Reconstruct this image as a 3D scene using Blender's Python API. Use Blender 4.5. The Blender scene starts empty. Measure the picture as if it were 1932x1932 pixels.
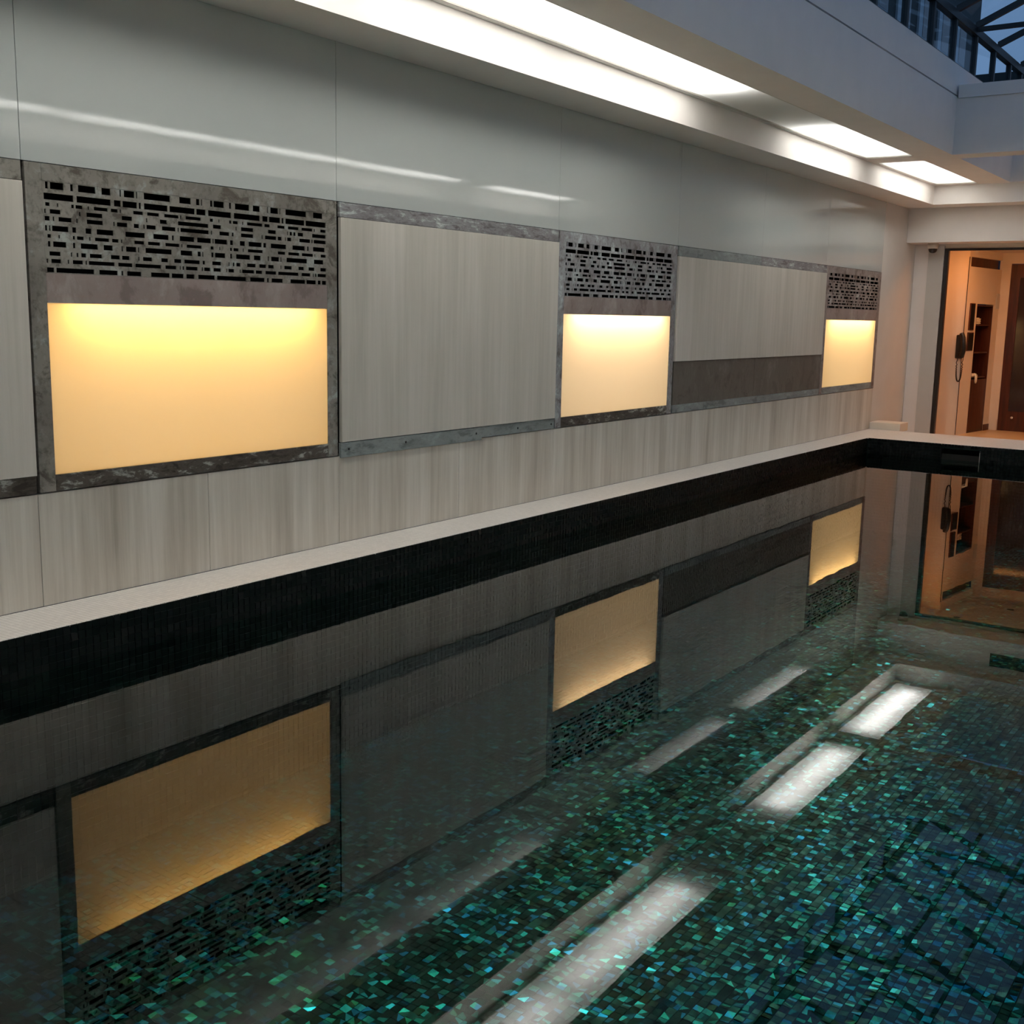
import bpy, bmesh, math, random
import numpy as np
from mathutils import Vector, Matrix

random.seed(7)
rng = np.random.default_rng(7)
SC = bpy.context.scene
COL = SC.collection

# ------------------------------------------------------------------ camera
YAW, PITCH, ROLL, FPX = 0.6091517, -0.17155223, 0.02037113, 2157.879
CAM = Vector((5.118, 0.0, 1.5))
_ca, _sa, _cb, _sb = math.cos(YAW), math.sin(YAW), math.cos(PITCH), math.sin(PITCH)
FWD = Vector((-_sa * _cb, _ca * _cb, _sb))
_r0 = Vector((_ca, _sa, 0)); _u0 = _r0.cross(FWD)
RIGHT = math.cos(ROLL) * _r0 + math.sin(ROLL) * _u0
UP = -math.sin(ROLL) * _r0 + math.cos(ROLL) * _u0
cd = bpy.data.cameras.new('camera')
cam = bpy.data.objects.new('camera', cd)
COL.objects.link(cam)
cd.sensor_width = 36.0
cd.lens = FPX / 1932.0 * 36.0
cd.clip_start = 0.02
m = Matrix((RIGHT, UP, -FWD)).transposed().to_4x4()
m.translation = CAM
cam.matrix_world = m
SC.camera = cam

# ------------------------------------------------------------------ sky and exposure
world = bpy.data.worlds.new('dusk_sky'); SC.world = world
world.use_nodes = True
bg = world.node_tree.nodes['Background']
bg.inputs['Color'].default_value = (0.38, 0.60, 1.0, 1)
bg.inputs['Strength'].default_value = 0.50
SC.view_settings.view_transform = 'Standard'
SC.view_settings.look = 'None'
SC.view_settings.exposure = 0.0
SC.view_settings.gamma = 1.0
SC.view_settings.use_curve_mapping = False

# ------------------------------------------------------------------ strengths of the lamps, the lobby one added
TUBE_W = 20.5          # per ceiling tube (2.1 m)
WARM_TOP_W = 6.6       # strip at the head of each wall light box
WARM_BACK_W = 2.2      # even back light of each wall light box
LOBBY_FILL_W = 42.0  # added lamp, hidden behind the doorway header

# ------------------------------------------------------------------ material helpers
MATS = {}
def new_mat(name):
    mt = bpy.data.materials.new(name); mt.use_nodes = True
    nt = mt.node_tree
    for n in list(nt.nodes):
        if n.type != 'OUTPUT_MATERIAL': nt.nodes.remove(n)
    out = [n for n in nt.nodes if n.type == 'OUTPUT_MATERIAL'][0]
    MATS[name] = mt
    return mt, nt, out
def N(nt, typ, **kw):
    n = nt.nodes.new(typ)
    for k, v in kw.items():
        if k.startswith('in_'):
            n.inputs[k[3:].replace('_', ' ')].default_value = v
        else: setattr(n, k, v)
    return n
def L(nt, a, b): nt.links.new(a, b)
def rgb(r, g, b):
    f = lambda c: (c / 255 / 12.92) if c / 255 <= 0.04045 else ((c / 255 + 0.055) / 1.055) ** 2.4
    return (f(r), f(g), f(b), 1)
def pos(nt, scale, offset=(0, 0, 0)):
    g = N(nt, 'ShaderNodeNewGeometry')
    mp = N(nt, 'ShaderNodeMapping')
    mp.inputs['Scale'].default_value = scale
    mp.inputs['Location'].default_value = offset
    L(nt, g.outputs['Position'], mp.inputs['Vector'])
    return mp.outputs['Vector']
def ramp(nt, fac, stops, steps=False):
    r = N(nt, 'ShaderNodeValToRGB')
    if steps: r.color_ramp.interpolation = 'CONSTANT'
    e = r.color_ramp.elements
    while len(e) > 1: e.remove(e[0])
    e[0].position, e[0].color = stops[0]
    for p, c in stops[1:]:
        k = e.new(p); k.color = c
    L(nt, fac, r.inputs['Fac'])
    return r.outputs['Color']
def mix(nt, fac, a, b, blend='MIX'):
    mx = N(nt, 'ShaderNodeMix', data_type='RGBA', blend_type=blend)
    if isinstance(fac, float): mx.inputs[0].default_value = fac
    else: L(nt, fac, mx.inputs[0])
    for sock, v in ((mx.inputs[6], a), (mx.inputs[7], b)):
        if isinstance(v, tuple): sock.default_value = v
        else: L(nt, v, sock)
    return mx.outputs[2]
def noise(nt, vec, detail=4.0, rough=0.55, scale=1.0, dist=0.0):
    n = N(nt, 'ShaderNodeTexNoise')
    n.inputs['Scale'].default_value = scale
    n.inputs['Detail'].default_value = detail
    n.inputs['Roughness'].default_value = rough
    n.inputs['Distortion'].default_value = dist
    L(nt, vec, n.inputs['Vector'])
    return n.outputs['Fac']
def principled(nt, out, color, rough=0.5, metallic=0.0, spec=0.5, bump=None, bump_strength=0.1, bump_dist=0.002, coat=0.0):
    p = N(nt, 'ShaderNodeBsdfPrincipled')
    if isinstance(color, tuple): p.inputs['Base Color'].default_value = color
    else: L(nt, color, p.inputs['Base Color'])
    if isinstance(rough, float): p.inputs['Roughness'].default_value = rough
    else: L(nt, rough, p.inputs['Roughness'])
    p.inputs['Metallic'].default_value = metallic
    p.inputs['Specular IOR Level'].default_value = spec
    p.inputs['Coat Weight'].default_value = coat
    if bump is not None:
        b = N(nt, 'ShaderNodeBump')
        b.inputs['Strength'].default_value = bump_strength
        b.inputs['Distance'].default_value = bump_dist
        L(nt, bump, b.inputs['Height'])
        L(nt, b.outputs['Normal'], p.inputs['Normal'])
    L(nt, p.outputs['BSDF'], out.inputs['Surface'])
    return p

def plain(name, c, rough=0.55, spec=0.4, metallic=0.0, var=0.06, scale=3.0):
    mt, nt, out = new_mat(name)
    f = noise(nt, pos(nt, (scale, scale, scale)))
    lo = tuple(x * (1 - var) for x in c[:3]) + (1,)
    hi = tuple(min(1, x * (1 + var)) for x in c[:3]) + (1,)
    principled(nt, out, mix(nt, f, lo, hi), rough, metallic, spec)
    return mt

# plaster and painted surfaces
plain('white_plaster', rgb(236, 230, 224), 0.6, 0.3)
plain('well_plaster', rgb(236, 230, 226), 0.6, 0.3)
plain('end_wall_paint', rgb(206, 203, 197), 0.6, 0.3)
plain('grey_paint', rgb(196, 194, 188), 0.45, 0.4)
plain('black_metal', rgb(32, 26, 24), 0.4, 0.4)
plain('black_plastic', rgb(14, 14, 15), 0.35, 0.5)
plain('dark_void', rgb(16, 14, 12), 0.9, 0.05)
plain('white_housing', rgb(240, 240, 236), 0.8, 0.1)
plain('lobby_wall', rgb(226, 212, 192), 0.6, 0.3)
plain('lobby_floor', rgb(226, 196, 150), 0.35, 0.4)
plain('towel', rgb(240, 232, 215), 0.95, 0.1)
plain('pale_plastic', rgb(205, 200, 190), 0.5, 0.4)
plain('grout', rgb(20, 32, 28), 0.8, 0.2)
plain('frame_steel', rgb(40, 44, 44), 0.45, 0.4)
plain('slab_concrete', rgb(120, 118, 112), 0.9, 0.1)
plain('facade_dark', rgb(52, 56, 56), 0.8, 0.2)
plain('window_sky_sheen', rgb(150, 156, 160), 0.7, 0.2)  # sky reflected in the outside windows, put in as a pale colour
plain('tile_black', rgb(22, 22, 20), 0.3, 0.5)

def wood_mat():
    mt, nt, out = new_mat('dark_wood')
    f = noise(nt, pos(nt, (18, 18, 1.2)), 6.0, 0.6)
    principled(nt, out, ramp(nt, f, [(0.3, rgb(52, 24, 14)), (0.7, rgb(96, 46, 24))]), 0.38, 0, 0.4)
    mt, nt, out = new_mat('door_glass_dark')
    f = noise(nt, pos(nt, (2, 2, 2)))
    principled(nt, out, ramp(nt, f, [(0.3, rgb(50, 34, 24)), (0.7, rgb(62, 42, 28))]), 0.12, 0, 0.5)
wood_mat()

def glossy_panel():
    mt, nt, out = new_mat('glossy_wall_glass')
    f = noise(nt, pos(nt, (1.2, 1.2, 1.2)))
    wv = noise(nt, pos(nt, (1, 1.6, 1.2)), 2.0, 0.4)
    c = mix(nt, f, rgb(180, 187, 184), rgb(190, 194, 190))
    p = principled(nt, out, c, 0.035, 0, 0.6, wv, 0.04, 0.01)
glossy_panel()

def veneer(name, c0, c1, c2, ysc=5.0):
    mt, nt, out = new_mat(name)
    big = noise(nt, pos(nt, (1, ysc, 0.35)), 5.0, 0.6, 1.0, 0.3)
    fine = noise(nt, pos(nt, (1, ysc * 6, 0.8)), 5.0, 0.65)
    cloud = noise(nt, pos(nt, (1, 1.6, 1.6), (3, 1, 4)), 3.0, 0.5)
    base = ramp(nt, big, [(0.28, c0), (0.5, c1), (0.72, c2)])
    c = mix(nt, 0.35, base, ramp(nt, fine, [(0.3, c0), (0.7, c2)]))
    c = mix(nt, cloud, c, mix(nt, 0.25, c, c0))
    rg = N(nt, 'ShaderNodeMapRange'); L(nt, fine, rg.inputs['Value'])
    rg.inputs['To Min'].default_value = 0.35; rg.inputs['To Max'].default_value = 0.6
    principled(nt, out, c, rg.outputs['Result'], 0, 0.35, fine, 0.05, 0.001)
veneer('veneer_board', rgb(178, 174, 162), rgb(204, 198, 186), rgb(220, 213, 204), 4.0)
veneer('marble', rgb(158, 149, 134), rgb(204, 197, 184), rgb(232, 227, 217), 4.0)

def zinc(name, dark, mid, light, spots, ys=9.0, zs=9.0, seed=0.0, stain=0.5, edge=False):
    mt, nt, out = new_mat(name)
    a = noise(nt, pos(nt, (8, ys, zs), (seed, seed * 2, 0)), 8.0, 0.68, 1.0, 0.4)
    b = noise(nt, pos(nt, (20, ys * 5, zs * 4), (seed, 0, seed)), 8.0, 0.7)
    cl = noise(nt, pos(nt, (2, 2.2, 2.2), (seed * 3, 0, 0)), 4.0, 0.5)
    c = ramp(nt, a, [(0.38, dark), (0.46, mid), (0.54, mid), (0.63, light)])
    c = mix(nt, ramp(nt, b, [(0.50, (0, 0, 0, 1)), (0.66, (1, 1, 1, 1))]), c, mix(nt, stain, c, spots))
    c = mix(nt, ramp(nt, cl, [(0.4, (0, 0, 0, 1)), (0.62, (1, 1, 1, 1))]), c, mix(nt, 0.45, c, dark))
    rg = N(nt, 'ShaderNodeMapRange'); L(nt, a, rg.inputs['Value'])
    rg.inputs['To Min'].default_value = 0.42; rg.inputs['To Max'].default_value = 0.68
    principled(nt, out, c, rg.outputs['Result'], 0.08, 0.4, b, 0.12, 0.001)
zinc('zinc_olive', rgb(88, 82, 72), rgb(142, 138, 129), rgb(168, 172, 166), rgb(62, 54, 44), 6, 7, 1.3)
zinc('zinc_blue', rgb(108, 102, 100), rgb(158, 159, 160), rgb(190, 200, 200), rgb(92, 74, 70), 7, 7, 4.1)
zinc('zinc_mauve', rgb(104, 92, 86), rgb(146, 137, 132), rgb(174, 170, 166), rgb(84, 66, 58), 7, 7, 7.7)
zinc('zinc_strip', rgb(100, 92, 94), rgb(146, 146, 146), rgb(204, 212, 208), rgb(92, 80, 84), 6, 26, 2.2, 0.6)
zinc('zinc_sill', rgb(104, 110, 110), rgb(142, 150, 148), rgb(162, 172, 170), rgb(80, 72, 62), 3, 10, 9.2, 0.35)
zinc('zinc_stained', rgb(50, 42, 34), rgb(86, 80, 72), rgb(176, 176, 168), rgb(48, 40, 32), 9, 26, 5.5, 0.5)
zinc('zinc_dark', rgb(84, 80, 72), rgb(104, 100, 92), rgb(122, 120, 112), rgb(74, 64, 54), 4, 3, 3.3, 0.3)
zinc('zinc_plum', rgb(122, 108, 102), rgb(154, 140, 134), rgb(172, 160, 154), rgb(140, 114, 108), 4, 3, 6.6, 0.3)

def coping_mat():
    mt, nt, out = new_mat('white_mosaic')
    v = pos(nt, (1, 1, 1))
    br = N(nt, 'ShaderNodeTexBrick')
    br.offset = 0.0
    br.inputs['Scale'].default_value = 1.0
    br.inputs['Brick Width'].default_value = 0.027
    br.inputs['Row Height'].default_value = 0.027
    br.inputs['Mortar Size'].default_value = 0.0016
    br.inputs['Mortar Smooth'].default_value = 0.2
    br.inputs['Color1'].default_value = rgb(236, 230, 222)
    br.inputs['Color2'].default_value = rgb(226, 220, 212)
    br.inputs['Mortar'].default_value = rgb(196, 188, 178)
    L(nt, v, br.inputs['Vector'])
    principled(nt, out, br.outputs['Color'], 0.35, 0, 0.4, br.outputs['Fac'], -0.3, 0.001)
coping_mat()

PITCH_T = 0.040
def tile_mat(name, off, stops, rough, metallic, spec):
    """each glass tile gets its own colour from the cell it lies in"""
    mt, nt, out = new_mat(name)
    v = pos(nt, (1 / PITCH_T,) * 3, off)
    fl = N(nt, 'ShaderNodeVectorMath', operation='FLOOR'); L(nt, v, fl.inputs[0])
    wn = N(nt, 'ShaderNodeTexWhiteNoise'); L(nt, fl.outputs['Vector'], wn.inputs['Vector'])
    c = ramp(nt, wn.outputs['Value'], stops, True)
    v2 = pos(nt, (90, 90, 90))
    c = mix(nt, noise(nt, v2, 2.0), c, mix(nt, 0.5, c, (0.0, 0.01, 0.008, 1)))
    principled(nt, out, c, rough, metallic, spec)
tile_mat('floor_mosaic', (0, 0, 0.37), [(0.0, (0.006, 0.014, 0.010, 1)), (0.18, (0.008, 0.032, 0.023, 1)), (0.38, (0.012, 0.058, 0.044, 1)), (0.58, (0.015, 0.10, 0.085, 1)),
         (0.70, (0.03, 0.36, 0.36, 1)), (0.79, (0.02, 0.28, 0.60, 1)), (0.88, (0.05, 0.50, 0.42, 1)), (0.94, (0.08, 0.62, 0.80, 1))], 0.2, 0.8, 0.4)
tile_mat('band_mosaic', (0.4, 0, 0.05), [(0.0, rgb(10, 10, 9)), (0.4, rgb(17, 17, 15)), (0.8, rgb(24, 23, 20)), (0.94, rgb(34, 32, 29))], 0.4, 0.0, 0.2)

def water_mat():
    mt, nt, out = new_mat('pool_water')
    h = noise(nt, pos(nt, (1.6, 1.6, 1)), 2.0, 0.5, 1.0, 0.3)
    h2 = noise(nt, pos(nt, (9, 9, 1)), 2.0, 0.5)
    ad = N(nt, 'ShaderNodeMath', operation='MULTIPLY_ADD'); L(nt, h2, ad.inputs[0]); ad.inputs[1].default_value = 0.06; L(nt, h, ad.inputs[2])
    b = N(nt, 'ShaderNodeBump'); b.inputs['Strength'].default_value = 0.035; b.inputs['Distance'].default_value = 0.012
    L(nt, ad.outputs[0], b.inputs['Height'])
    fr = N(nt, 'ShaderNodeFresnel')
    # sheet of water without bent rays: the same reflectance from above and from below
    ge = N(nt, 'ShaderNodeNewGeometry'); io = N(nt, 'ShaderNodeMapRange')
    io.inputs['To Min'].default_value = 1.41; io.inputs['To Max'].default_value = 1 / 1.41
    L(nt, ge.outputs['Backfacing'], io.inputs['Value']); L(nt, io.outputs['Result'], fr.inputs['IOR'])
    L(nt, b.outputs['Normal'], fr.inputs['Normal'])
    gl = N(nt, 'ShaderNodeBsdfGlossy'); gl.inputs['Roughness'].default_value = 0.0
    L(nt, b.outputs['Normal'], gl.inputs['Normal'])
    tr = N(nt, 'ShaderNodeBsdfTransparent'); tr.inputs['Color'].default_value = (0.52, 0.88, 0.79, 1)
    ms = N(nt, 'ShaderNodeMixShader')
    L(nt, fr.outputs['Fac'], ms.inputs['Fac']); L(nt, tr.outputs[0], ms.inputs[1]); L(nt, gl.outputs[0], ms.inputs[2])
    L(nt, ms.outputs[0], out.inputs['Surface'])
water_mat()

def diffuser_mat(name, tint):
    mt, nt, out = new_mat(name)
    f = noise(nt, pos(nt, (0.8, 0.8, 0.8)))
    c = mix(nt, f, tint, tuple(x * 0.96 for x in tint[:3]) + (1,))
    t = N(nt, 'ShaderNodeBsdfTranslucent'); L(nt, c, t.inputs['Color'])
    g = N(nt, 'ShaderNodeBsdfGlossy'); g.inputs['Roughness'].default_value = 0.25
    ms = N(nt, 'ShaderNodeMixShader'); ms.inputs['Fac'].default_value = 0.03
    L(nt, t.outputs[0], ms.inputs[1]); L(nt, g.outputs[0], ms.inputs[2])
    L(nt, ms.outputs[0], out.inputs['Surface'])
diffuser_mat('opal_diffuser', (0.94, 0.94, 0.93, 1))
diffuser_mat('amber_diffuser', (0.95, 0.90, 0.80, 1))
mt, nt, out = new_mat('clear_edge')
t = N(nt, 'ShaderNodeBsdfTransparent'); L(nt, t.outputs[0], out.inputs['Surface'])
def glass_mat():
    mt, nt, out = new_mat('roof_glass')
    tr = N(nt, 'ShaderNodeBsdfTransparent'); tr.inputs['Color'].default_value = (0.80, 0.88, 0.92, 1)
    gl = N(nt, 'ShaderNodeBsdfGlossy'); gl.inputs['Roughness'].default_value = 0.02
    ms = N(nt, 'ShaderNodeMixShader')
    ms.inputs[0].default_value = 0.07; L(nt, tr.outputs[0], ms.inputs[1]); L(nt, gl.outputs[0], ms.inputs[2])
    L(nt, ms.outputs[0], out.inputs['Surface'])
glass_mat()

# ------------------------------------------------------------------ geometry helpers
def link(name, me, mat, parent=None):
    o = bpy.data.objects.new(name, me); COL.objects.link(o)
    if mat and not me.materials: me.materials.append(MATS[mat])
    if parent is not None: o.parent = parent
    return o
def props(o, label=None, cat=None, group=None, kind=None):
    if label: o['label'] = label
    if cat: o['category'] = cat
    if group: o['group'] = group
    if kind: o['kind'] = kind
    return o
def thing(name, loc, label, cat, group=None):
    e = bpy.data.objects.new(name, None); COL.objects.link(e)
    e.location = loc; e.empty_display_size = 0.1
    return props(e, label, cat, group)
def add_box(bm, x0, x1, y0, y1, z0, z1):
    v = [bm.verts.new(c) for c in ((x0, y0, z0), (x1, y0, z0), (x1, y1, z0), (x0, y1, z0), (x0, y0, z1), (x1, y0, z1), (x1, y1, z1), (x0, y1, z1))]
    for f in ((0, 3, 2, 1), (4, 5, 6, 7), (0, 1, 5, 4), (1, 2, 6, 5), (2, 3, 7, 6), (3, 0, 4, 7)):
        bm.faces.new([v[i] for i in f])
def finish(bm, name, mat, parent, bevel=0.0, seg=1, smooth=False):
    if bevel > 0:
        bmesh.ops.bevel(bm, geom=list(bm.edges), offset=bevel, segments=seg, affect='EDGES', profile=0.6)
    bmesh.ops.recalc_face_normals(bm, faces=bm.faces)
    me = bpy.data.meshes.new(name); bm.to_mesh(me); bm.free()
    if smooth:
        for p in me.polygons: p.use_smooth = True
    o = link(name, me, mat)
    if parent is not None:
        o.parent = parent
        o.matrix_parent_inverse = Matrix.Translation(-Vector(parent.location)) if parent.rotation_euler.z == 0 else Matrix.Identity(4)
    return o
def box(name, mat, r, parent=None, bevel=0.0):
    """r = x0,x1,y0,y1,z0,z1 in world coordinates (local ones under a turned parent)"""
    bm = bmesh.new(); add_box(bm, *r)
    return finish(bm, name, mat, parent, bevel)
def boxes(name, mat, rs, parent=None, bevel=0.0):
    bm = bmesh.new()
    for r in rs: add_box(bm, *r)
    return finish(bm, name, mat, parent, bevel)
def struct(name, mat, rs, bevel=0.0, parent=None):
    o = boxes(name, mat, rs if isinstance(rs, list) else [rs], parent, bevel)
    if parent is None: o['kind'] = 'structure'
    return o
def tube(name, mat, pts, r, parent=None, sides=8, closed=False):
    cu = bpy.data.curves.new(name, 'CURVE'); cu.dimensions = '3D'
    cu.bevel_depth = r; cu.bevel_resolution = max(1, sides // 4); cu.use_fill_caps = True
    s = cu.splines.new('POLY'); s.points.add(len(pts) - 1)
    for p, c in zip(s.points, pts): p.co = (*c, 1)
    s.use_cyclic_u = closed
    tmp = bpy.data.objects.new(name, cu)
    dg = bpy.context.evaluated_depsgraph_get()
    COL.objects.link(tmp); dg.update()
    me = bpy.data.meshes.new_from_object(tmp.evaluated_get(dg))
    bpy.data.objects.remove(tmp); bpy.data.curves.remove(cu)
    me.materials.clear()
    for p in me.polygons: p.use_smooth = True
    o = link(name, me, mat)
    if parent is not None:
        o.parent = parent
        o.matrix_parent_inverse = Matrix.Translation(-Vector(parent.location)) if parent.rotation_euler.z == 0 else Matrix.Identity(4)
    return o
def lathe(name, mat, prof, center, axis='Z', parent=None, seg=20):
    bm = bmesh.new(); rings = []
    for r, h in prof:
        ring = []
        for k in range(seg):
            a = 2 * math.pi * k / seg
            c = (r * math.cos(a), r * math.sin(a), h)
            if axis == 'X': c = (c[2], c[0], c[1])
            if axis == 'Y': c = (c[0], c[2], c[1])
            ring.append(bm.verts.new(Vector(c) + Vector(center)))
        rings.append(ring)
    for a, b in zip(rings, rings[1:]):
        for k in range(seg): bm.faces.new((a[k], a[(k + 1) % seg], b[(k + 1) % seg], b[k]))
    bm.faces.new(rings[0][::-1]); bm.faces.new(rings[-1])
    return finish(bm, name, mat, parent, 0, 1, True)
def area(name, loc, rot, sx, sy, watts, color, parent=None):
    ld = bpy.data.lights.new(name, 'AREA'); ld.shape = 'RECTANGLE'; ld.size = sx; ld.size_y = sy
    ld.energy = watts; ld.color = color
    o = bpy.data.objects.new(name, ld); COL.objects.link(o)
    o.location = loc; o.rotation_euler = rot
    if parent is not None:
        o.parent = parent; o.matrix_parent_inverse = Matrix.Translation(-Vector(parent.location))
    return o
def pane(name, mat, r, normal_axis, sign, parent):
    """diffuser sheet: the face turned to the room scatters the light, the other faces are clear"""
    bm = bmesh.new(); add_box(bm, *r)
    bmesh.ops.recalc_face_normals(bm, faces=bm.faces)
    for f in bm.faces:
        f.material_index = 0 if f.normal[normal_axis] * sign > 0.9 else 1
    me = bpy.data.meshes.new(name); bm.to_mesh(me); bm.free()
    me.materials.append(MATS[mat]); me.materials.append(MATS['clear_edge'])
    o = link(name, me, None, parent)
    o.matrix_parent_inverse = Matrix.Translation(-Vector(parent.location))
    return o

# ------------------------------------------------------------------ dimensions (metres; z = 0 at the pool coping)
ZB, ZT = 0.575, 2.165            # the band of panels on the left wall
ZS, ZC = 3.11, 3.36              # soffit and tray ceiling
XF, XW, XR = 0.46, 1.458, 6.16   # fascia, skylight well, right wall
YN, YE, YL, YD = -2.2, 16.75, 17.2, 17.66
XM = lambda x: XR - x
PX0, PX1, PY0, PY1, WZ, PZ = 0.388, 5.772, 0.6, 14.87, -0.197, -1.22

# ------------------------------------------------------------------ left wall
wall = struct('wall_left', 'slab_concrete', [(-0.40, -0.22, YN, 20.3, -0.4, 3.7)])
ys = [YN, 0.0, 1.10, 2.17, 3.235, 4.30, 5.37, 6.64, 7.91, 8.955, 10.0, 11.33, 12.67, 14.0, 15.07, 16.15]
for a, b in zip(ys, ys[1:]):
    box('marble_slab', 'marble', (-0.22, 0.0, a + 0.0012, b - 0.0012, 0.002, ZB - 0.004), wall, 0.0015)
yu = [YN, 1.10, 3.235, 5.362, 7.91, 10.0, 12.0, 14.0, 16.15]
for a, b in zip(yu, yu[1:]):
    box('gloss_panel', 'glossy_wall_glass', (-0.22, 0.0, a + 0.0015, b - 0.0015, ZT + 0.004, ZS), wall, 0.001)
box('plaster_end', 'end_wall_paint', (-0.22, -0.001, 16.152, YD, -0.25, ZS), wall)

# ------------------------------------------------------------------ end wall, lintel, soffit, tray
struct('wall_back', 'white_plaster', [(0, 0.43, YD, YD + 0.1, -0.4, 2.63), (3.4, XR, YD, YD + 0.1, -0.4, 2.63)])
struct('trim_1', 'grey_paint', (0.205, 0.428, YD - 0.03, YD, -0.25, 2.60))
struct('trim_2', 'white_plaster', (0.0, XR, YL, YD + 0.1, 2.63, ZS))          # lintel over the recess
struct('trim_3', 'lobby_wall', (0.0, 0.425, 16.12, 16.5, -0.02, 0.098), 0.004)  # low block behind the coping
struct('ceiling', 'white_plaster', [
    (0.0, XF, YN, YL, ZS, 3.62), (XM(XF), XR, YN, YL, ZS, 3.62), (XF, XM(XF), YE, YL, ZS, 3.62),
    (XF, 0.505, YN, YE, ZC, 3.62), (1.065, XW, YN, YE, ZC, 3.62), (0.505, 1.065, 13.67, 14.09, ZC, 3.62), (0.505, 1.065, 16.62, YE, ZC, 3.62),
    (XM(0.505), XM(XF), YN, YE, ZC, 3.62), (XM(XW), XM(1.065), YN, YE, ZC, 3.62), (XM(1.065), XM(0.505), 13.67, 14.09, ZC, 3.62), (XM(1.065), XM(0.505), 16.62, YE, ZC, 3.62),
    (XW, XM(XW), 16.66, YE, ZC, 3.62), (XW, XM(XW), YN, 1.0, ZC, 3.62), (XF, XM(XF), YN, YN + 0.1, ZC, 3.62)])
# skylight well
struct('wall_well', 'well_plaster', [
    (XW - 0.12, XW, 1.0, 16.66, 3.62, 3.985), (XM(XW), XM(XW) + 0.12, 1.0, 16.66, 3.62, 3.985),
    (XW, XM(XW), 13.75, 14.09, ZC, 3.965), (XW, XM(XW), 0.88, 1.0, 3.62, 4.3), (XW, XM(XW), 16.66, 16.78, 3.62, 4.3)])
struct('trim_4', 'well_plaster', [(XW - 0.12, XW - 0.004, 1.0, 17.0, 4.003, 4.315)])
struct('trim_5', 'well_plaster', [(XM(XW) + 0.004, XM(XW) + 0.12, 1.0, 17.0, 4.003, 4.315)])
struct('trim_6', 'well_plaster', [(XW + 0.02, XM(XW) - 0.02, 13.73, 14.11, 3.966, 4.105)])
struct('trim_7', 'dark_void', [(XW - 0.11, XW - 0.03, 1.0, 16.66, 3.98, 4.01), (XM(XW) + 0.03, XM(XW) + 0.11, 1.0, 16.66, 3.98, 4.01)])
struct('roof_slab', 'slab_concrete', [(-0.4, XW - 0.12, YN, 20.3, 3.8, 3.95), (XM(XW) + 0.12, XR + 0.4, YN, 20.3, 3.8, 3.95),
    (XW - 0.12, XM(XW) + 0.12, YN, 0.88, 3.8, 3.95), (XW - 0.12, XM(XW) + 0.12, 16.78, 20.3, 3.8, 3.95)])
struct('wall_right', 'grey_paint', (XR, XR + 0.2, YN, 20.3, -0.4, 3.8))
struct('wall_front', 'grey_paint', (-0.4, XR + 0.2, YN - 0.2, YN, -0.4, 3.8))

# ------------------------------------------------------------------ pool shell
coping = struct('floor', 'white_mosaic', [(0, PX0, PY0, PY1, -0.012, 0.0), (PX1, XR, PY0, PY1, -0.012, 0.0), (0, XR, PY1, 16.10, -0.012, 0.0), (0, XR, YN, PY0, -0.012, 0.0)], 0.002)
struct('floor_recess', 'lobby_floor', (-0.2, XR, 16.10, 20.2, -0.40, -0.22))

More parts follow.
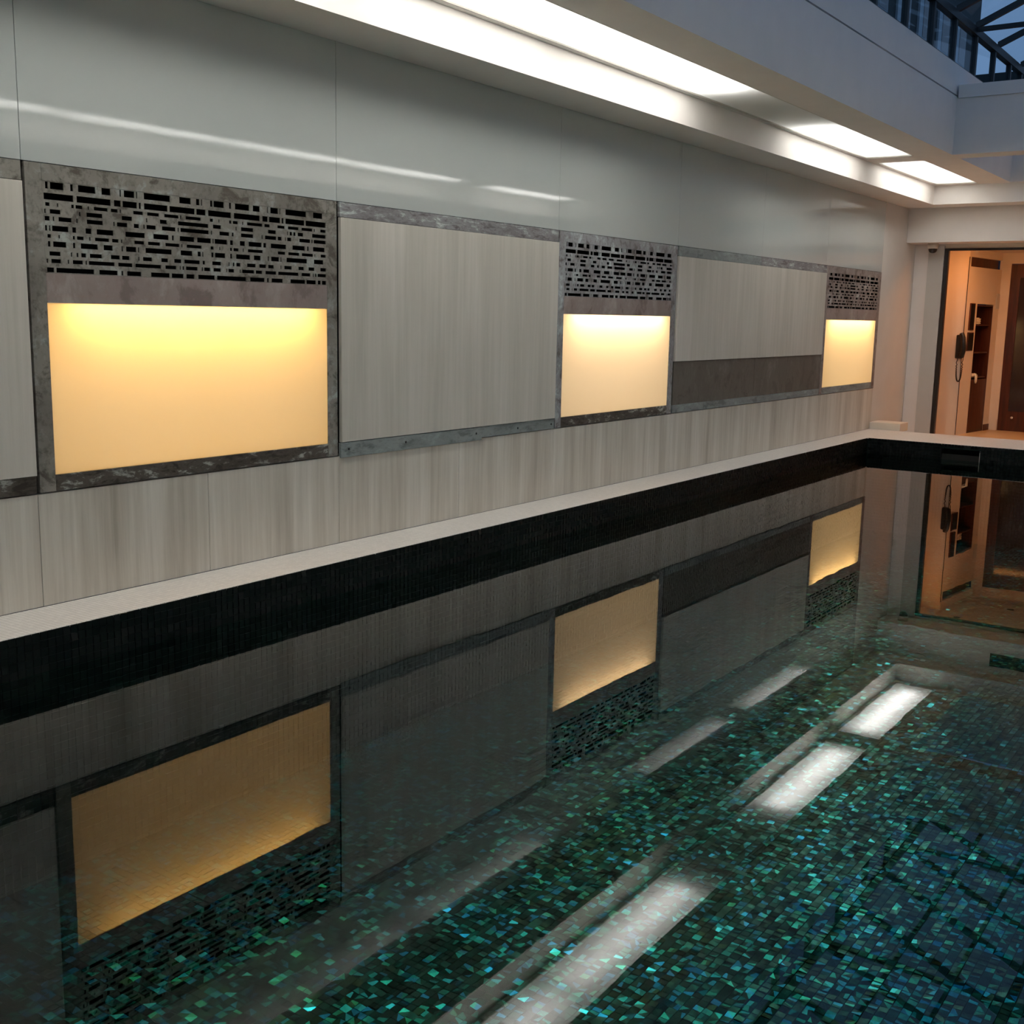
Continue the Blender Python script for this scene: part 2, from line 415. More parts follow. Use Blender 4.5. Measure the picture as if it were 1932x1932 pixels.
def tile_field(cells, place, parent, mat, name, count, inframe):
    """cells: N x 2 ints; place(u, v, h) -> xyz of tile coordinates. The nearest tiles in view become parts, the rest one field"""
    p = PITCH_T; hb, ht, th = p * 0.478, p * 0.455, 0.005
    cu = (cells[:, 0] + 0.5) * p; cv = (cells[:, 1] + 0.5) * p
    tilt = rng.normal(0, 0.085, (len(cells), 2))
    C3 = place(cu, cv, np.zeros(len(cu)))
    d = C3 - np.array(CAM)
    xx = d @ np.array(RIGHT); yy = d @ np.array(UP); zz = d @ np.array(FWD)
    px = 966 + FPX * xx / zz; py = 966 - FPX * yy / zz
    vis = (zz > 0) & (px > 2) & (px < 1930) & (py > 2) & (py < 1930) & inframe(px, py)
    dist = np.linalg.norm(d, axis=1); dist[~vis] = 1e9
    near = np.argsort(dist)[:count]; near = near[dist[near] < 1e8]
    keep = np.ones(len(cells), bool); keep[near] = False
    def corner(cu, cv, t, top):
        h = ht if top else hb
        vs = []
        for sx, sy in ((-1, -1), (1, -1), (1, 1), (-1, 1)):
            z = (th + t[:, 0] * sx * h + t[:, 1] * sy * h) if top else np.zeros(len(cu))
            vs.append(place(cu + sx * h, cv + sy * h, z))
        return vs
    k = keep
    B = corner(cu[k], cv[k], tilt[k], False); T = corner(cu[k], cv[k], tilt[k], True)
    V = np.stack(B + T, axis=1).reshape(-1, 3)
    base = (np.arange(k.sum()) * 8)[:, None, None]
    F = (np.array([(4, 5, 6, 7), (0, 1, 5, 4), (1, 2, 6, 5), (2, 3, 7, 6), (3, 0, 4, 7)])[None] + base).reshape(-1, 4)
    me = bpy.data.meshes.new(name)
    me.vertices.add(len(V)); me.vertices.foreach_set('co', V.ravel())
    me.loops.add(F.size); me.loops.foreach_set('vertex_index', F.ravel().astype(np.int32))
    me.polygons.add(len(F)); me.polygons.foreach_set('loop_start', np.arange(0, F.size, 4, dtype=np.int32))
    me.polygons.foreach_set('use_smooth', np.zeros(len(F), bool))
    me.update(calc_edges=True)
    o = link(name, me, mat, parent); o['kind'] = 'stuff'
    # one shared tile mesh, laid singly
    e0, e1, e2 = (place(np.array([u]), np.array([v]), np.array([h]))[0] for u, v, h in ((1., 0., 0.), (0., 1., 0.), (0., 0., 1.)))
    o0 = place(np.zeros(1), np.zeros(1), np.zeros(1))[0]
    A = Matrix([list(e0 - o0), list(e1 - o0), list(e2 - o0)]).transposed()
    bm = bmesh.new()
    vb = [bm.verts.new((sx * hb, sy * hb, 0)) for sx, sy in ((-1, -1), (1, -1), (1, 1), (-1, 1))]
    vt = [bm.verts.new((sx * ht, sy * ht, th)) for sx, sy in ((-1, -1), (1, -1), (1, 1), (-1, 1))]
    bm.faces.new(vt); bm.faces.new(vb[::-1])
    for q in range(4): bm.faces.new((vb[q], vb[(q + 1) % 4], vt[(q + 1) % 4], vt[q]))
    bmesh.ops.recalc_face_normals(bm, faces=bm.faces)
    tm = bpy.data.meshes.new('mosaic_tile'); bm.to_mesh(tm); bm.free(); tm.materials.append(MATS[mat])
    for i in near:
        t = bpy.data.objects.new('mosaic_tile', tm); COL.objects.link(t); t.parent = parent
        R3 = A @ (Matrix.Rotation(tilt[i, 1], 3, 'X') @ Matrix.Rotation(-tilt[i, 0], 3, 'Y'))
        M4 = R3.to_4x4(); M4.translation = Vector(C3[i]); t.matrix_world = M4

pf = struct('pool_floor', 'grout', (PX0 - 0.1, PX1 + 0.1, PY0 - 0.1, PY1 + 0.1, PZ - 0.1, PZ))
p = PITCH_T
ii, jj = np.meshgrid(np.arange(math.ceil(PX0 / p), math.floor(PX1 / p)), np.arange(math.ceil(PY0 / p), math.floor(PY1 / p)), indexing='ij')
cells = np.stack([ii.ravel(), jj.ravel()], 1)
tile_field(cells, lambda u, v, h: np.stack([u, v, PZ + h], 1), pf, 'floor_mosaic', 'mosaic_field', 300, lambda x, y: x > 0)

pw = struct('pool_wall_left', 'grout', (PX0 - 0.12, PX0, PY0 - 0.1, PY1 + 0.1, PZ, -0.0125))
ii, jj = np.meshgrid(np.arange(math.ceil(PY0 / p), math.floor(PY1 / p)), np.arange(math.floor(PZ / p), 0), indexing='ij')
cells = np.stack([ii.ravel(), jj.ravel()], 1)
tile_field(cells, lambda u, v, h: np.stack([PX0 + h, u, v - 0.002], 1), pw, 'band_mosaic', 'mosaic_field', 300, lambda x, y: (y < 1300) & (x > 0))
pe = struct('pool_wall_back', 'grout', [(PX0, 1.31, PY1, PY1 + 0.12, PZ, -0.0125), (1.80, PX1, PY1, PY1 + 0.12, PZ, -0.0125), (1.31, 1.80, PY1, PY1 + 0.12, PZ, -0.24), (1.31, 1.80, PY1, PY1 + 0.12, -0.06, -0.0125)])
ii, jj = np.meshgrid(np.arange(math.ceil(PX0 / p), math.floor(PX1 / p)), np.arange(math.floor(PZ / p), 0), indexing='ij')
cells = np.stack([ii.ravel(), jj.ravel()], 1)
zc_ = (cells[:, 1] + 0.5) * p - 0.002; xc_ = (cells[:, 0] + 0.5) * p
cells = cells[~((xc_ > 1.30) & (xc_ < 1.81) & (zc_ > -0.245) & (zc_ < -0.055))]
tile_field(cells, lambda u, v, h: np.stack([u, PY1 - h, v - 0.002], 1), pe, 'band_mosaic', 'mosaic_field', 0, lambda x, y: x > 0)
struct('pool_wall_right', 'tile_black', (PX1, PX1 + 0.12, PY0, PY1, PZ, -0.0125))
struct('pool_wall_front', 'tile_black', (PX0, PX1, PY0 - 0.12, PY0, PZ, -0.0125))

bm = bmesh.new()
vs = [bm.verts.new(c) for c in ((PX0, PY0, WZ), (PX1, PY0, WZ), (PX1, PY1, WZ), (PX0, PY1, WZ))]
bm.faces.new(vs)
water = finish(bm, 'pool_water', 'pool_water', None)
props(water, 'still dark green pool water mirroring the lit wall panels', 'water', None, 'stuff')

sk = thing('pool_skimmer', (1.555, PY1, -0.15), 'dark skimmer opening in the black tiled far edge of the pool', 'skimmer')
box('recess', 'dark_void', (1.31, 1.80, PY1 + 0.10, PY1 + 0.119, -0.24, -0.061), sk)
box('frame', 'black_plastic', (1.31, 1.325, PY1 - 0.004, PY1 + 0.10, -0.239, -0.062), sk)
box('frame', 'black_plastic', (1.785, 1.80, PY1 - 0.004, PY1 + 0.10, -0.239, -0.062), sk)
box('weir_flap', 'black_plastic', (1.327, 1.783, PY1 + 0.03, PY1 + 0.04, -0.239, -0.13), sk, 0.003)
props(box('edge_highlight', 'pale_plastic', (1.788, 1.792, PY1 - 0.007, PY1 - 0.0045, -0.20, -0.08), sk), 'thin pale strip standing in for a highlight')  # vertical highlight at the opening, put in as a pale strip

# ------------------------------------------------------------------ lit wall units
G1 = [ # rows of slots read off the first unit: pieces of (x0, x1) in two zoomed views
 [(155,190),(215,380),(462,495),(557,768),(843,952),(1063,1075),(1115,1243),(1262,1278),(1358,1678),(1790,1931)],
 [(125,500),(540,955),(995,1078),(1100,1275),(1297,1325),(1362,1648),(1672,1979)],
 [(158,212),(300,312),(475,507),(527,612),(675,690),(750,918),(958,1040),(1065,1082),(1230,1348),(1400,1545),(1608,1782),(1800,1812)],
 [(133,152),(213,345),(570,585),(660,856),(1090,1215),(1385,1396),(1555,1640),(1775,2144)],
 [(142,213),(250,263),(320,480),(536,550),(665,860),(988,1002),(1032,1157),(1237,1300),(1353,1365),(1392,1507),(1580,1745),(1770,1783),(1805,2150)],
 [(148,182),(205,220),(242,440),(488,535),(650,722),(785,988),(1135,1372),(1475,1662),(1702,1725),(1797,1974)],
 [(185,230),(320,332),(495,522),(545,628),(693,707),(765,935),(973,1052),(1080,1095),(1245,1363),(1410,1558),(1622,1792),(1815,1825)],
 [(192,222),(255,415),(498,525),(592,800),(870,980),(1088,1098),(1143,1268),(1288,1302),(1380,1700),(1808,1950)],
 [(210,345),(470,483),(540,565),(597,658),(702,850),(958,1067),(1095,1185),(1292,1302),(1350,1460),(1572,1655),(1730,1817)],
 [(170,180),(233,350),(432,445),(495,618),(650,663),(690,1003),(1048,1220),(1257,1570),(1622,1755),(1797,1810),(1830,1852)],
 [(178,268),(295,755),(818,1042),(1087,1110),(1157,1328),(1448,1675),(1700,1843)]]
G2 = [
 [(180,218),(235,247),(340,366),(380,498),(557,580),(623,785),(827,907),(988,996),(1027,1115),(1130,1140),(1200,1437),(1515,1620)],
 [(183,288),(318,580),(612,907),(937,997),(1013,1140),(1155,1178),(1200,1415),(1430,1667)],
 [(62,235),(337,375),(435,445),(558,583),(600,658),(705,715),(763,935),(960,1020),(1108,1192),(1228,1350),(1383,1508),(1522,1532),(1597,1667)],
 [(373,467),(630,640),(693,833),(1002,1092),(1217,1227),(1248,1277),(1290,1317),(1340,1403),(1505,1668)],
 [(350,360),(447,560),(588,610),(693,833),(928,938),(967,1095),(1112,1157),(1195,1205),(1220,1268),(1358,1483),(1497,1510),(1523,1670)],
 [(193,350),(368,378),(393,535),(568,603),(680,737),(780,928),(948,980),(1033,1208),(1280,1420),(1447,1465),(1515,1647)],
 [(73,245),(345,383),(445,455),(568,592),(607,665),(713,723),(772,942),(1113,1198),(1233,1358),(1388,1515),(1530,1540),(1602,1672)],
 [(198,235),(250,263),(355,380),(397,513),(570,592),(638,797),(840,918),(998,1008),(1037,1127),(1142,1155),(1213,1447),(1525,1632)],
 [(47,222),(255,282),(365,465),(550,560),(600,620),(640,687),(762,862),(902,980),(1003,1068),(1143,1153),(1187,1272),(1348,1412),(1463,1533),(1598,1675)],
 [(65,197),(245,255),(273,343),(380,465),(523,533),(550,615),(678,688),(707,843),(862,935),(972,1095),(1118,1350),(1385,1485),(1513,1525),(1538,1555),(1567,1677)],
 [(70,160),(205,395),(420,752),(798,963),(990,1010),(1042,1170),(1257,1425),(1440,1547),(1570,1603),(1617,1675)]]
ROWZ = [(0, .033), (.053, .084), (.097, .114), (.128, .149), (.162, .183), (.205, .231), (.247, .264), (.280, .306), (.328, .348), (.364, .383), (.405, .428)]
def px_to_y(px, z):
    """where along the wall a slot edge lies: the sight line at that column meets x = 0 at height z"""
    lo, hi = 3.0, 5.6
    for _ in range(40):
        mid = (lo + hi) / 2
        d = Vector((0, mid, z)) - CAM
        q = 966 + FPX * d.dot(RIGHT) / d.dot(FWD)
        if q < px: lo = mid
        else: hi = mid
    return (lo + hi) / 2
SLOTS = []
for k in range(11):
    z = 2.083 - sum(ROWZ[k]) / 2
    row = [(60 + a * .15528, 60 + b * .15528) for a, b in G1[k]] + [(340 + a * .16563, 340 + b * .16563) for a, b in G2[k]]
    row = [(px_to_y(a, z), px_to_y(b, z)) for a, b in row]
    SLOTS.append([(min(max((a - 3.335) / 1.94, .004), .99), min(max((b - 3.335) / 1.94, .008), .996)) for a, b in row])

def grille_mesh(y0, y1, name, mat, parent):
    """a plate pierced by the slot pattern"""
    zt, zb, x0, x1 = 2.085, 1.652, -0.001, 0.004
    w = y1 - y0; bm = bmesh.new()
    zprev = zt
    for (a, b), row in zip(ROWZ, SLOTS):
        za, zb_ = 2.0825 - a, 2.0825 - b
        add_box(bm, x0, x1, y0, y1, za, zprev)
        cur = y0
        for s, e in row:
            s, e = y0 + s * w, y0 + e * w
            if e - s < 0.008: e = s + 0.008
            if s > cur: add_box(bm, x0, x1, cur, s, zb_, za)
            cur = max(cur, e)
        add_box(bm, x0, x1, cur, y1, zb_, za)
        zprev = zb_
    add_box(bm, x0, x1, y0, y1, zb, zprev)
    return finish(bm, name, mat, parent)

def lit_unit(y0, y1, mat, rail, sill, warm, label, tops, backs):
    u = thing('wall_light_unit', (0, (y0 + y1) / 2, ZB), label, 'wall light', 'perforated light units along the left wall')
    a, b = y0 + 0.012, y1 - 0.012
    p0, p1 = y0 + 0.10, y1 - 0.10
    if y1 > 16: p1 = 16.045; p0 = 14.095
    zp0, zp1 = 0.662, 1.506
    box('stile', mat, (-0.012, 0.004, a, p0, ZB + .003, ZT), u, 0.0008)
    box('stile', mat, (-0.012, 0.004, p1, b, ZB + .003, ZT), u, 0.0008)
    box('return_flange', mat, (-0.20, -0.012, a, a + 0.004, ZB + .003, ZT), u)
    box('return_flange', mat, (-0.20, -0.012, b - 0.004, b, ZB + .003, ZT), u)
    box('top_rail', mat, (-0.012, 0.004, p0 + .0005, p1 - .0005, 2.086, ZT), u, 0.0008)
    box('middle_rail', rail, (-0.012, 0.004, p0 + .0005, p1 - .0005, zp1 + .002, 1.651), u, 0.0008)
    box('bottom_rail', sill, (-0.012, 0.004, p0 + .0005, p1 - .0005, ZB + .003, zp0 - .002), u, 0.0008)
    grille_mesh(p0, p1, 'grille', mat, u)
    boxes('duct', 'dark_void', [(-0.19, -0.185, p0 - .03, p1 + .03, 1.62, 2.14), (-0.185, -0.013, p0 - .03, p1 + .03, 1.60, 1.62), (-0.185, -0.013, p0 - .03, p1 + .03, 2.12, 2.14),
          (-0.185, -0.013, p0 - .03, p0 - .01, 1.62, 2.12), (-0.185, -0.013, p1 + .01, p1 + .03, 1.62, 2.12)], u)
    boxes('light_box', 'white_housing', [(-0.19, -0.185, p0 - .04, p1 + .04, .60, 1.59), (-0.185, -0.013, p0 - .04, p1 + .04, 1.575, 1.59), (-0.185, -0.013, p0 - .04, p1 + .04, .60, .61),
          (-0.185, -0.013, p0 - .04, p0 - .03, .61, 1.575), (-0.185, -0.013, p1 + .03, p1 + .04, .61, 1.575)], u)
    pane('diffuser', 'amber_diffuser', (-0.006, 0.0005, p0 + .001, p1 - .001, zp0, zp1), 0, 1, u)
    yc = (p0 + p1) / 2
    area('strip_lamp', (-0.11, yc, 1.53), (0, math.radians(-35), 0), 0.06, (p1 - p0) * 0.86, tops, warm, u)
    area('back_lamp', (-0.182, yc, 1.08), (0, math.radians(-90), 0), 0.9, (p1 - p0), backs, warm, u)
    return u
lit_unit(3.235, 5.37, 'zinc_olive', 'zinc_plum', 'zinc_stained', (1.0, 0.55, 0.13), 'nearest and largest glowing amber wall panel below a pierced zinc grille', WARM_TOP_W, WARM_BACK_W)
lit_unit(7.91, 10.0, 'zinc_blue', 'zinc_plum', 'zinc_stained', (1.0, 0.66, 0.34), 'middle pale peach glowing wall panel below a bluish zinc grille', WARM_TOP_W, WARM_BACK_W)
lit_unit(14.0, 16.162, 'zinc_mauve', 'zinc_plum', 'zinc_sill', (1.0, 0.60, 0.22), 'farthest small amber glowing wall panel with zinc grille by the end wall', WARM_TOP_W, WARM_BACK_W)

# ------------------------------------------------------------------ blank wall panels between them
def screw(y, z, parent, x):
    return lathe('screw', 'black_metal', [(0.0085, 0), (0.0085, 0.0025), (0.005, 0.004)], (x, y, z), 'X', parent, 10)
def blank_unit(y0, y1, label, zb, kind):
    u = thing('wall_panel', (0, (y0 + y1) / 2, ZB), label, 'wall panel', 'blank veneered panels along the left wall')
    a, b = y0 + 0.014, y1 - 0.008
    box('board', 'veneer_board', (-0.01, 0.016, a, b, zb, 2.072), u, 0.0015)
    box('carcass', 'dark_void', (-0.20, -0.012, a + .01, b - .01, ZB + .01, ZT - .01), u)
    if kind == 'near':
        box('top_strip', 'zinc_olive', (-0.01, 0.007, a, b, 2.076, ZT), u, 0.0008)
        box('sill_strip', 'zinc_stained', (-0.01, 0.007, a, b, ZB + .003, zb - .002), u, 0.0008)
    elif kind == 'big':
        box('top_strip', 'zinc_strip', (-0.01, 0.009, a - .004, 6.885, 2.076, ZT), u, 0.0008)
        box('top_strip', 'zinc_strip', (-0.01, 0.007, 6.886, b, 2.076, ZT), u, 0.0008)
        st1 = box('sill_strip', 'zinc_sill', (-0.008, 0.013, a - .006, 6.90, ZB - .014, zb - .004), u, 0.0008)
        st2 = box('sill_strip', 'zinc_sill', (-0.008, 0.008, 6.901, b, ZB + .002, zb + .002), u, 0.0008)
        for y in (5.45, 6.02, 6.83): screw(y, 0.613, st1, 0.013)
        for y in (7.38, 7.86): screw(y, 0.615, st2, 0.008)
    else:
        box('top_strip', 'zinc_sill', (-0.01, 0.007, a, 11.98, 2.076, ZT), u, 0.0008)
        box('top_strip', 'zinc_strip', (-0.01, 0.007, 11.981, b, 2.076, ZT), u, 0.0008)
        box('lower_plate', 'zinc_dark', (-0.01, 0.004, a, 11.95, 0.655, zb - .003), u, 0.0008)
        box('lower_plate', 'zinc_dark', (-0.01, 0.005, 11.953, b, 0.655, zb - .003), u, 0.0008)
        box('sill_strip', 'zinc_sill', (-0.01, 0.006, a, b, ZB + .003, 0.653), u, 0.0008)
blank_unit(1.10, 3.235, 'beige veneered wall panel cut off by the left edge of the picture', 0.667, 'near')
blank_unit(5.37, 7.91, 'large square beige veneered wall panel between the two nearer glowing panels', 0.662, 'big')
blank_unit(10.0, 14.0, 'wide beige wall panel above dark zinc plates, between the two farther glowing panels', 1.077, 'far')

# ------------------------------------------------------------------ ceiling lights
def ceiling_light(x0, x1, y0, y1, tubes, label, grp):
    u = thing('ceiling_light', ((x0 + x1) / 2, (y0 + y1) / 2, ZC), label, 'ceiling light', grp)
    zt = 3.62
    boxes('housing', 'white_housing', [(x0 - .001, x1 + .001, y0, y1, zt - .02, zt), (x0 + .0005, x0 + .006, y0, y1, ZC + .02, zt - .02), (x1 - .006, x1 - .0005, y0, y1, ZC + .02, zt - .02),
          (x0 + .006, x1 - .006, y0 + .0005, y0 + .006, ZC + .02, zt - .02), (x0 + .006, x1 - .006, y1 - .006, y1 - .0005, ZC + .02, zt - .02)], u)
    boxes('frame', 'pale_plastic', [(x0 + .0005, x0 + .014, y0 + .0005, y1 - .0005, ZC + .0005, ZC + .018), (x1 - .014, x1 - .0005, y0 + .0005, y1 - .0005, ZC + .0005, ZC + .018),
          (x0 + .014, x1 - .014, y0 + .0005, y0 + .014, ZC + .0005, ZC + .018), (x0 + .014, x1 - .014, y1 - .014, y1 - .0005, ZC + .0005, ZC + .018)], u)
    pane('diffuser', 'opal_diffuser', (x0 + .0145, x1 - .0145, y0 + .0145, y1 - .0145, ZC + .012, ZC + .016), 2, -1, u)
    for a, b in tubes:
        area('tube_lamp', ((x0 + x1) / 2, (a + b) / 2, ZC + .17), (0, 0, 0), 0.24, b - a, TUBE_W * (b - a) / 2.1, (1.0, 0.985, 0.95), u)
T1 = [(-1.6, 0.4), (0.6, 2.6), (2.8, 4.85), (5.05, 7.0), (7.15, 9.15), (11.35, 13.45)]
T2 = [(14.3, 16.4)]
T3 = T1 + [(9.25, 11.25)]
ceiling_light(0.505, 1.065, -2.0, 13.67, T1, 'long recessed white light trough above the glowing wall panels', 'recessed troughs of light in the ceiling')
ceiling_light(0.505, 1.065, 14.09, 16.62, T2, 'short recessed white ceiling light in the far corner of the tray', 'recessed troughs of light in the ceiling')
ceiling_light(XM(1.065), XM(0.505), -2.0, 13.67, T3, 'long light trough seen only as a white streak mirrored in the wall', 'recessed troughs of light in the ceiling')
ceiling_light(XM(1.065), XM(0.505), 14.09, 16.62, T2, 'short light seen only as the end of the streak mirrored in the wall', 'recessed troughs of light in the ceiling')

# ------------------------------------------------------------------ clerestory and glass roof
cw = struct('window_1', 'frame_steel', [(XW - 0.10, XW - 0.02, 1.0, 17.0, 4.78, 4.865), (XW - 0.10, XW - 0.02, 1.0, 17.0, 4.316, 4.335)])
my = [1.05 + 0.9 * k for k in range(11)] + [10.94, 11.88, 12.78, 13.64, 14.55, 15.45, 16.3, 16.94]
for y in my:
    box('mullion', 'frame_steel', (XW - 0.09, XW - 0.03, y - 0.028, y + 0.028, 4.335, 4.78), cw)
for a, b in zip(my, my[1:]):
    if b - a > 0.2: box('pane', 'roof_glass', (XW - 0.064, XW - 0.058, a + 0.028, b - 0.028, 4.336, 4.779), cw)
cw2 = struct('window_2', 'frame_steel', [(XM(XW) + 0.02, XM(XW) + 0.10, 1.0, 17.0, 4.78, 4.865), (XM(XW) + 0.02, XM(XW) + 0.10, 1.0, 17.0, 4.316, 4.335)])
for y in my[::2]:
    box('mullion', 'frame_steel', (XM(XW) + 0.03, XM(XW) + 0.09, y - 0.028, y + 0.028, 4.335, 4.78), cw2)
roof = struct('window_3', 'frame_steel', [(XR / 2 - 0.05, XR / 2 + 0.05, 1.0, 17.0, 5.58, 5.68)])
ry = [1.05 + 1.05 * k for k in range(12)] + [13.65, 14.5, 15.6, 16.9]
def sloped(name, mat, y0, y1, xa, za, xb, zb, t, parent):
    bm = bmesh.new()
    v = [bm.verts.new(c) for c in ((xa, y0, za), (xb, y0, zb), (xb, y1, zb), (xa, y1, za), (xa, y0, za + t), (xb, y0, zb + t), (xb, y1, zb + t), (xa, y1, za + t))]
    for f in ((0, 3, 2, 1), (4, 5, 6, 7), (0, 1, 5, 4), (1, 2, 6, 5), (2, 3, 7, 6), (3, 0, 4, 7)): bm.faces.new([v[i] for i in f])
    return finish(bm, name, mat, parent)
for y in ry:
    sloped('rafter', 'frame_steel', y - 0.03, y + 0.03, XW - 0.05, 4.85, XR / 2, 5.58, 0.07, roof)
    sloped('rafter', 'frame_steel', y - 0.03, y + 0.03, XM(XW) + 0.05, 4.85, XR / 2, 5.58, 0.07, roof)
for a, b in zip(ry, ry[1:]):
    sloped('pane', 'roof_glass', a + .03, b - .03, XW - 0.08, 4.90, XR / 2 - .05, 5.64, 0.008, roof)
    sloped('pane', 'roof_glass', a + .03, b - .03, XM(XW) + 0.08, 4.90, XR / 2 + .05, 5.64, 0.008, roof)
for y in (14.5, 11.55, 8.4, 5.25): box('tie_beam', 'frame_steel', (XW - 0.03, XM(XW) + 0.03, y - 0.025, y + 0.025, 4.82, 4.87), roof)
for k in (1, 2): 
    xx = XW + (XR / 2 - XW) * k / 3; zz = 4.86 + 0.72 * k / 3
    box('purlin', 'frame_steel', (xx - .02, xx + .02, 1.0, 17.0, zz, zz + 0.05), roof)
    box('purlin', 'frame_steel', (XM(xx) - .02, XM(xx) + .02, 1.0, 17.0, zz, zz + 0.05), roof)

# buildings outside the skylight
def building(x0, x1, y0, y1, z1, label, rows, side):
    b = thing('neighbouring_building', ((x0 + x1) / 2, (y0 + y1) / 2, -0.4), label, 'building')
    box('wall', 'facade_dark', (x0, x1, y0, y1, -0.4, z1), b)
    if side == 'x':
        y = y0 + 0.6
        while y < y1 - 1.2:
            for zz in rows:
                box('window', 'window_sky_sheen', (x1, x1 + 0.06, y, y + 1.1, zz, zz + 1.5), b)
                box('pane', 'door_glass_dark', (x1 + 0.06, x1 + 0.07, y + 0.35, y + 1.04, zz + 0.08, zz + 1.42), b)
            y += 1.9
    else:
        x = x0 + 0.5
        while x < x1 - 1.2:
            for zz in rows:
                box('window', 'window_sky_sheen', (x, x + 1.0, y0 - 0.06, y0, zz, zz + 1.5), b)
                box('pane', 'door_glass_dark', (x + 0.4, x + 0.94, y0 - 0.07, y0 - 0.06, zz + 0.08, zz + 1.42), b)
            x += 1.7
building(-9.0, -5.0, 10.0, 40.0, 13.0, 'dark building with pale windows seen through the clerestory mullions', (4.6, 6.9, 9.2, 11.2), 'x')
building(-4.0, 9.0, 26.0, 30.0, 6.6, 'dark building with pale windows behind the far end of the skylight', (4.6,), 'y')

# ------------------------------------------------------------------ recess and lobby behind the pool
ZF = -0.22
dr = struct('door_1', 'black_metal', [(0.432, 0.488, YD - 0.02, YD + 0.06, ZF, 2.567), (0.488, 3.35, YD - 0.02, YD + 0.06, 2.535, 2.567), (3.35, 3.4, YD - 0.02, YD + 0.06, ZF, 2.567)])
struct('ceiling_lobby', 'lobby_wall', (0.0, 3.6, YD + 0.101, 20.2, 2.615, 2.75))
struct('trim_8', 'lobby_wall', (0.432, 3.4, YD, YD + 0.1, 2.568, 2.629))
struct('wall_lobby_front', 'lobby_wall', (0.10, 0.588, 18.472, 18.58, ZF, 2.615))
struct('wall_lobby_side', 'lobby_wall', (0.0, 0.10, YD + 0.1, 18.58, ZF, 2.615))
struct('wall_lobby_right', 'lobby_wall', (3.4, 3.5, YD + 0.1, 20.2, ZF, 2.615))
struct('wall_lobby_back', 'lobby_wall', [(0.72, 0.895, 19.87, 19.97, ZF, 2.615), (0.895, 3.4, 19.87, 19.97, 2.45, 2.615), (2.2, 3.4, 19.87, 19.97, ZF, 2.45)])
d2 = struct('door_2', 'dark_wood', [(0.897, 1.04, 19.88, 19.93, ZF + .002, 2.445), (2.06, 2.198, 19.88, 19.93, ZF + .002, 2.445), (1.04, 2.06, 19.88, 19.93, 2.23, 2.445), (1.04, 2.06, 19.88, 19.93, ZF + .002, 0.10)])
box('door_panel', 'door_glass_dark', (1.04, 2.06, 19.895, 19.92, 0.10, 2.23), d2)
lathe('door_knob', 'pale_plastic', [(0.012, -0.04), (0.02, -0.03), (0.02, -0.015), (0.012, 0.0)], (1.11, 19.88, 0.0), 'Y', d2, 12)
struct('baseboard_lobby', 'lobby_wall', (0.81, 0.894, 19.84, 19.869, ZF + .001, -0.04))

ANG = math.atan2(-0.175, 1.48)
aw = bpy.data.objects.new('wall_lobby_left', None); COL.objects.link(aw)
aw.location = (0.591, 18.473, 0); aw.rotation_euler = (0, 0, ANG); aw['kind'] = 'structure'
# local: x out of the wall into the lobby, y along it
for r in ((-0.12, 0, 0.0, 0.462, ZF, 2.35), (-0.12, 0, 1.166, 1.40, ZF, 2.35), (-0.12, 0, 0.462, 1.166, 1.797, 2.35), (-0.12, 0, 0.0, 1.40, 2.495, 2.615)):
    box('plaster_piece', 'lobby_wall', r, aw)
box('shadow_gap', 'dark_wood', (-0.12, -0.06, 0.0, 1.40, 2.35, 2.495), aw)
box('skirting', 'dark_wood', (0.0005, 0.012, 1.166, 1.40, ZF + .001, -0.12), aw)
def turned(name, loc, label, cat):
    e = thing(name, loc, label, cat); e.rotation_euler = (0, 0, ANG); return e
def loc_w(s, z, out=0.0):
    return (0.591 + s * 0.1174 + out * 0.993, 18.473 + s * 0.993 - out * 0.1174, z)
cab = turned('towel_cabinet', loc_w(0.814, -0.219), 'tall dark wooden towel niche in the lobby wall', 'cabinet')
W2 = 0.35
boxes('carcass', 'dark_wood', [(-0.40, -0.385, -W2, W2, 0, 2.0), (-0.385, -0.002, -W2, -W2 + .015, 0, 2.0), (-0.385, -0.002, W2 - .015, W2, 0, 2.0), (-0.385, -0.002, -W2 + .015, W2 - .015, 1.985, 2.0), (-0.385, -0.002, -W2 + .015, W2 - .015, 0, 0.02)], cab)
for z in (1.68, 1.25, 0.86): box('shelf', 'dark_wood', (-0.384, -0.03, -W2 + .016, W2 - .016, z, z + 0.02), cab)
box('lower_door', 'dark_wood', (-0.025, -0.005, -W2 + .017, W2 - .017, 0.025, 0.84), cab, 0.002)
def towel(name, s0, s1, z0, h, label, drape):
    t = turned(name, loc_w((s0 + s1) / 2, z0), label, 'towel')
    w = (s1 - s0) / 2; bm = bmesh.new()
    add_box(bm, -0.30, 0.006 if drape else -0.04, -w, w, 0.0, h)
    if drape: add_box(bm, 0.0, 0.024, -w * 0.1, w * 0.55, -0.10, h * 0.75)
    bmesh.ops.bevel(bm, geom=list(bm.edges), offset=0.018, segments=3, affect='EDGES')
    o = finish(bm, 'folded_cloth', 'towel', t, 0, 1, True)
    for q in range(3): tube('fold_edge', 'towel', [(-0.036, -w + .01, 0.015 + q * h / 3.2), (-0.034, w * .6, 0.015 + q * h / 3.2), (-0.04, w - .02, 0.018 + q * h / 3.2)], 0.009, t)
towel('folded_towel', 0.53, 0.78, 1.483, 0.105, 'white folded towel on the upper shelf of the dark niche', False)
towel('folded_towel', 0.49, 0.74, 0.663, 0.05, 'white towel hanging over the lower shelf edge of the dark niche', True)
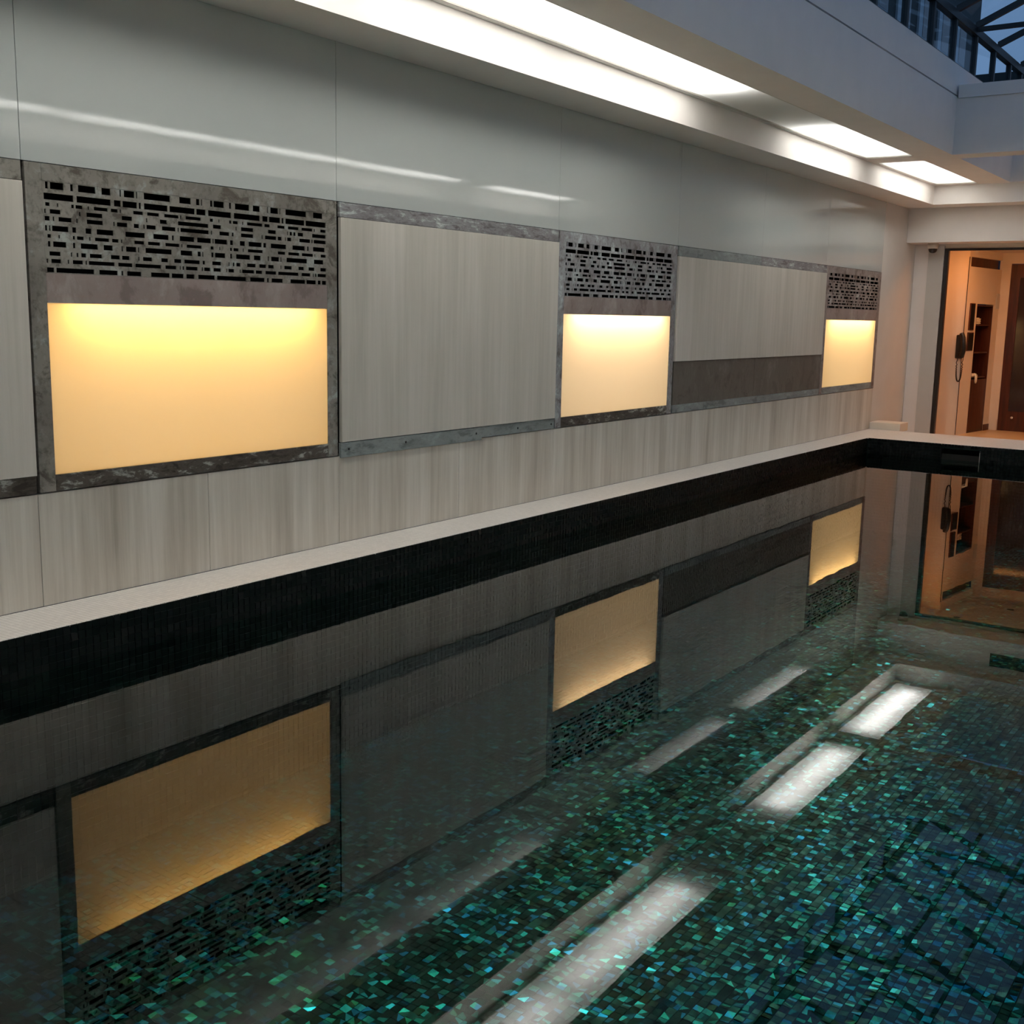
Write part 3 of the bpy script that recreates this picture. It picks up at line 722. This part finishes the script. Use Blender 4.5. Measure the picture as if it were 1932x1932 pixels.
def plate(name, s0, s1, z0, z1, mat, label, cat, d=0.02):
    t = turned(name, loc_w((s0 + s1) / 2, z0), label, cat); w = (s1 - s0) / 2
    box('body', mat, (0.001, d, -w, w, 0, z1 - z0), t, 0.004)
    box('face', 'black_plastic' if mat != 'pale_plastic' else 'pale_plastic', (d, d + 0.003, -w + .015, w - .015, 0.015, z1 - z0 - .015), t, 0.001)
plate('wall_dispenser', 0.149, 0.344, 1.392, 1.802, 'dark_wood', 'upper dark plate on the lobby wall beside the towel niche', 'dispenser')
plate('wall_dispenser', 0.136, 0.375, 1.076, 1.36, 'dark_wood', 'lower dark plate on the lobby wall behind the telephone', 'dispenser')
plate('wall_plate', 1.235, 1.385, 1.73, 1.974, 'pale_plastic', 'small grey plate on the lobby wall near the brown door', 'plate', 0.012)

ph = thing('wall_telephone', (0.56, 18.47, 0.96), 'black wall telephone with hanging coiled cord and thin vertical cable', 'telephone')
box('base', 'black_plastic', (0.50, 0.612, 18.42, 18.471, 0.96, 1.32), ph, 0.012)
hs = tube('handset', 'black_plastic', [(0.585, 18.385, 1.34), (0.615, 18.365, 1.28), (0.63, 18.36, 1.16), (0.63, 18.365, 1.07), (0.61, 18.385, 0.985)], 0.037, ph, 12)
lathe('earpiece', 'black_plastic', [(0.038, 0), (0.042, 0.02), (0.03, 0.045)], (0.58, 18.375, 1.29), 'Y', hs, 14)
lathe('mouthpiece', 'black_plastic', [(0.042, 0), (0.046, 0.02), (0.034, 0.045)], (0.595, 18.375, 1.02), 'Y', hs, 14)
cord = []
for k in range(241):
    t = k / 240; a = math.pi * t
    cx = 0.575 - 0.042 * math.cos(a); cz = 0.97 - 0.36 * math.sin(a) ** 0.5
    th = t * 2 * math.pi * 40
    cord.append((cx + 0.007 * math.cos(th), 18.44 + 0.007 * math.sin(th), cz))
tube('coiled_cord', 'black_plastic', cord, 0.006, ph, 6)
tube('cable', 'black_metal', [(0.590, 18.466, 2.49), (0.591, 18.466, 1.31)], 0.0055, ph, 6)
tube('cable', 'black_metal', [(0.591, 18.466, 0.97), (0.593, 18.466, -0.21)], 0.0055, ph, 6)

sc_ = thing('security_camera', (0.31, 17.45, 2.63), 'small black dome security camera under the lintel by the doorway', 'camera')
lathe('housing', 'pale_plastic', [(0.075, 0.0), (0.075, -0.06), (0.066, -0.075)], (0.31, 17.45, 2.629), 'Z', sc_, 24)
lathe('dome', 'black_plastic', [(0.062, -0.075), (0.060, -0.095), (0.050, -0.118), (0.032, -0.132), (0.01, -0.137)], (0.31, 17.45, 2.629), 'Z', sc_, 24)

vg = thing('air_vent', (2.3, YL, 2.83), 'long dark air vent on the lintel, seen mirrored in the water', 'vent')
boxes('frame', 'black_metal', [(1.66, 2.94, YL - .012, YL - .001, 2.83, 2.845), (1.66, 2.94, YL - .012, YL - .001, 3.015, 3.03), (1.66, 1.675, YL - .012, YL - .001, 2.845, 3.015), (2.925, 2.94, YL - .012, YL - .001, 2.845, 3.015)], vg)
box('backing', 'dark_void', (1.675, 2.925, YL - .004, YL - .001, 2.845, 3.015), vg)
for k in range(8): box('slat', 'black_metal', (1.676, 2.924, YL - .011, YL - .005, 2.853 + .0205 * k, 2.861 + .0205 * k), vg)

for k, (x, y, w_) in enumerate(((0.95, 18.1, 'nearest the telephone'), (1.5, 19.2, 'in front of the brown door'), (2.5, 18.2, 'farthest from the telephone'))):
    dl = thing('downlight', (x, y, 2.615), 'small unlit round downlight in the lobby ceiling, ' + w_, 'downlight', 'recessed lobby downlights')
    lathe('trim_ring', 'black_metal', [(0.05, -0.001), (0.055, -0.006), (0.045, -0.008), (0.042, -0.002)], (x, y, 2.615), 'Z', dl, 20)
    lathe('bowl', 'dark_wood', [(0.041, -0.0015), (0.036, -0.003), (0.01, -0.0035)], (x, y, 2.615), 'Z', dl, 20)
sl = thing('lobby_fill_lamp', (1.7, YD + 0.2, 2.615), 'unseen warm lamp added behind the doorway header to light the lobby', 'added lamp')  # unseen lamp added to give the lobby its warm light
box('housing', 'pale_plastic', (0.5, 3.0, YD + 0.14, YD + 0.24, 2.600, 2.614), sl, 0.002)
area('lamp', (1.75, YD + 0.19, 2.597), (math.radians(12), 0, 0), 2.4, 0.07, LOBBY_FILL_W, (1.0, 0.37, 0.10), sl)
